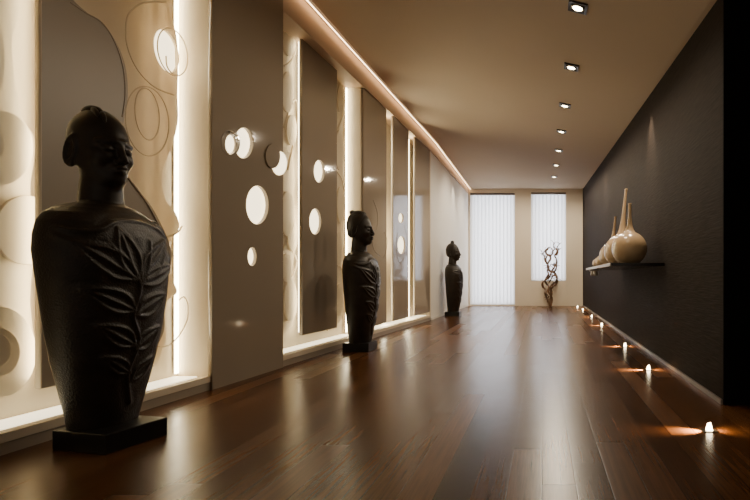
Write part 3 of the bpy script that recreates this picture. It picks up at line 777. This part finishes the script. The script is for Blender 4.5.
# ------------------------------------------------------------------ twisted branch sculpture by the far wall
SYT = 14.78
def tw(px, py, dy=0.0): return Vector(((px-CX)*SYT/F, SYT + dy, max(.0, CAMZ + (CY - py)*SYT/F)))
def cr(c): return (525 + c[0]/5.88, 230 + c[1]/5.88)
org = Vector(((550.2-CX)*SYT/F, SYT, 0))
t = thing_at('branch_sculpture', org, 'tall twisted brown branch sculpture standing before the narrower window', 'sculpture')
rnd = random.Random(5)
strands = [
 ([(148, 462), (148, 430), (151, 400), (156, 370), (150, 345), (158, 325), (178, 310), (188, 288), (180, 262), (166, 246), (146, 240), (134, 215), (138, 190), (150, 170), (146, 150), (126, 140), (124, 118), (142, 104)], .040, .024),
 ([(148, 455), (140, 420), (126, 398), (120, 372), (118, 350), (104, 330), (104, 308), (122, 292), (140, 280), (150, 262), (158, 240), (172, 220), (186, 196), (184, 170), (176, 150), (188, 130), (184, 108)], .036, .021),
 ([(150, 440), (158, 410), (150, 384), (136, 360), (140, 335), (128, 318), (118, 300), (124, 282), (138, 262), (132, 240), (140, 218), (130, 196), (122, 172), (132, 152), (152, 150), (164, 130), (156, 108)], .034, .018),
 ([(152, 345), (166, 330), (184, 318), (190, 298), (184, 276), (172, 268), (160, 276), (150, 296), (140, 312)], .034, .014),
 ([(146, 415), (136, 424), (132, 408), (138, 392), (128, 380), (122, 392), (132, 402)], .024, .010),
 ([(160, 250), (178, 236), (186, 214), (178, 200), (168, 210), (156, 200), (146, 212)], .026, .010),
 ([(130, 200), (116, 178), (114, 156), (104, 140), (96, 122)], .024, .008),
 ([(184, 150), (194, 128), (186, 112), (192, 96), (206, 80)], .024, .007),
 ([(160, 130), (172, 112), (166, 96), (172, 74)], .020, .006),
 ([(186, 130), (198, 118), (213, 106)], .018, .006),
 ([(136, 112), (124, 124), (110, 130), (100, 150)], .018, .006)]
bm = bmesh.new(); bt = bmesh.new()
for si, (pts, ra, rb) in enumerate(strands):
    p3 = [tw(*cr(c), .0 if i == 0 else rnd.uniform(-.09, .09)) for i, c in enumerate(pts)]
    if si < 3: p3[0].z = 0.0
    c = catmull(p3, 8)
    bm_tube(bm, c, lambda q, ra=ra, rb=rb: (ra + (rb-ra)*q)*(.8 + .35*abs(math.sin(q*23))), 8)
    for _ in range(14 if si < 4 else 6):
        b = rnd.choice(c[len(c)//3:]); dvec = Vector((rnd.uniform(-1, 1), rnd.uniform(-.6, .6), rnd.uniform(-.2, 1))).normalized()*rnd.uniform(.05, .15)
        bm_tube(bm, catmull([b, b + dvec*.5 + Vector((0, 0, .02)), b + dvec], 4), lambda q: .011*(1-.6*q), 5)
bt.free(); from_bm('branches', bm, M_wood, t, True, org)

# ------------------------------------------------------------------ recessed ceiling lights
def add_light(name, kind, loc, energy, color, **kw):
    li = bpy.data.lights.new(name, kind); li.energy = energy; li.color = color
    for k, v in kw.items(): setattr(li, k, v)
    o = bpy.data.objects.new(name, li); COL.objects.link(o); o.location = loc; return o
def ceil_hit(px, py):
    dx, dz = (px-CX)/F, (CY-py)/F; y = 1.0
    while y < YF:
        if CAMZ + dz*y >= ceil_z(dx*y, y): break
        y += .002
    return dx*y, y
ords = ['nearest recessed ceiling downlight, at the top edge of the photo', 'second recessed ceiling downlight from the viewer', 'third recessed ceiling downlight from the viewer', 'fourth recessed ceiling downlight from the viewer', 'fifth recessed ceiling downlight from the viewer', 'sixth recessed ceiling downlight from the viewer', 'seventh recessed ceiling downlight, closest to the far windows']
for i, (px, py) in enumerate(((578, 6.5), (571.5, 66.5), (565, 105), (561.6, 131), (558.8, 150), (556.4, 164.7), (554.2, 176.5))):
    x, y = ceil_hit(px, py); z = ceil_z(x, y)
    t = empty('ceiling_downlight', (x, y, z), ords[i], 'ceiling light', 'row of recessed ceiling lights')
    sx = (ceil_z(x+.05, y)-ceil_z(x-.05, y))/.1; sy = (ceil_z(x, y+.05)-ceil_z(x, y-.05))/.1
    t.rotation_euler = (math.atan(sy), -math.atan(sx), 0)
    a = .078
    bm = bmesh.new()
    for b in ((-a, a, -a, -a+.022), (-a, a, a-.022, a), (-a, -a+.022, -a+.022, a-.022), (a-.022, a, -a+.022, a-.022)): bm_box(bm, b[0], b[1], b[2], b[3], -.014, 0)
    from_bm('trim_frame', bm, M_metal, t)
    bm = bmesh.new(); bm_box(bm, -a+.022, a-.022, -a+.022, a-.022, -.003, -.001); from_bm('baffle', bm, M_black, t)
    bm = bmesh.new(); bm_lathe(bm, [(.050, -.003), (.053, -.016), (.046, -.020), (.041, -.010)], seg=32); rg = from_bm('lamp_ring', bm, M_silver, t, True)
    bm = bmesh.new(); bm_lathe(bm, [(.041, -.0105), (.040, -.016), (.030, -.020), (.012, -.022)], seg=32); from_bm('lamp', bm, M_lamp, rg, True)
    s = add_light('downlight_beam', 'SPOT', (0, 0, -.035), (26, 36, 48, 60, 80, 90, 90)[i], (1, .84, .62), spot_size=math.radians(172), spot_blend=.35, shadow_soft_size=.025); s.parent = t

# grazing beams that leave scallops on the right wall and the white wall
for (x, y, e, col) in ((1.08, 5.6, 90, (1, .82, .62)), (1.09, 9.7, 70, (1, .82, .62)), (-2.02, 12.6, 60, (1, .88, .72))):
    z = ceil_z(x, y) - .04
    o = add_light('wall_grazer', 'SPOT', (x, y, z), e, col, spot_size=math.radians(58), spot_blend=.8, shadow_soft_size=.02)
    o.rotation_euler = Vector((.035 if x > 0 else -.035, 0, -1)).to_track_quat('-Z', 'Y').to_euler()

for (loc, tgt, e) in (((-1.25, 11.6, 3.5), (-2.24, 11.9, 1.7), 60), ((-1.25, 13.9, 3.5), (-2.24, 14.0, 1.7), 60), ((-.55, 13.7, 3.45), (-.6, 15.2, 1.6), 60), ((.85, 13.7, 3.4), (.95, 15.2, 1.6), 50)):  # added lamps without fixtures, brightening the white wall and far wall
    o = add_light('far_end_fill', 'SPOT', loc, e, (1, .86, .68), spot_size=math.radians(110), spot_blend=1.0, shadow_soft_size=.08)
    o.rotation_euler = (Vector(tgt) - Vector(loc)).to_track_quat('-Z', 'Y').to_euler()

# ------------------------------------------------------------------ little marker lights along the right-hand edge of the floor
spots = [(.93, 2.78), (.985, 4.62), (1.03, 6.2), (1.07, 8.95), (1.085, 10.9), (1.08, 13.2), (1.03, 14.5)]
nm = ['nearest glowing floor marker light by the dark wall, near the bottom right corner', 'second glowing floor marker light from the viewer', 'third glowing floor marker light, below the far end of the shelf', 'fourth glowing floor marker light from the viewer', 'fifth glowing floor marker light from the viewer', 'sixth glowing floor marker light from the viewer', 'seventh glowing floor marker light, closest to the far wall']
for (x, y), l in zip(spots, nm):
    t = empty('floor_light', (x, y, 0), l, 'floor light', 'floor lights along the dark wall')
    bm = bmesh.new(); bm_box(bm, -.045, .045, -.03, .03, 0, .004, .001); from_bm('base_plate', bm, M_metal, t)
    bm = bmesh.new()
    vs = [bm.verts.new(v) for v in ((-.017, -.012, .004), (.017, -.012, .004), (.017, .012, .004), (-.017, .012, .004), (-.009, -.006, .040), (.007, -.006, .046), (.007, .006, .046), (-.009, .006, .040))]
    for f in ((0, 1, 2, 3), (4, 5, 6, 7), (0, 1, 5, 4), (1, 2, 6, 5), (2, 3, 7, 6), (3, 0, 4, 7)): bm.faces.new([vs[k] for k in f])
    from_bm('glass_block', bm, M_marker, t)
    s = add_light('marker_beam', 'SPOT', (-.03, 0, .045), 42, (1, .66, .36), spot_size=math.radians(76), spot_blend=1.0, shadow_soft_size=.012); s.parent = t
    s.rotation_euler = Vector((-1, 0, -.72)).to_track_quat('-Z', 'Y').to_euler()
    s = add_light('marker_beam', 'SPOT', (.03, 0, .045), 3, (1, .66, .34), spot_size=math.radians(120), spot_blend=1.0, shadow_soft_size=.012); s.parent = t
    s.rotation_euler = Vector((1, 0, -.8)).to_track_quat('-Z', 'Y').to_euler()

# ------------------------------------------------------------------ daylight outside the windows, faint ambient
for i, (x0, x1, z0, z1) in enumerate((W1, W2)):
    o = add_light('daylight', 'AREA', ((x0+x1)/2, YF + .55, (z0+z1)/2), 100*(x1-x0)*(z1-z0)/4.6, (1, .97, .95), shape='RECTANGLE', size=(x1-x0)+.2, size_y=(z1-z0)+.2)
    o.rotation_euler = (math.radians(-90), 0, 0)
w = bpy.data.worlds.new('world'); bpy.context.scene.world = w; w.use_nodes = True
w.node_tree.nodes['Background'].inputs[0].default_value = (1, .86, .68, 1); w.node_tree.nodes['Background'].inputs[1].default_value = .24

# ------------------------------------------------------------------ camera
cd = bpy.data.cameras.new('camera'); cam = bpy.data.objects.new('camera', cd); COL.objects.link(cam)
cam.location = (0, 0, CAMZ); cam.rotation_euler = (math.radians(90), 0, 0)
cd.sensor_width = 36; cd.lens = 24; cd.shift_x = (375-CX)/750; cd.shift_y = (CY-250)/750; cd.clip_start = .05
bpy.context.scene.camera = cam
vs = bpy.context.scene.view_settings; vs.view_transform = 'AgX'; vs.look = 'AgX - Base Contrast'; vs.exposure = .42
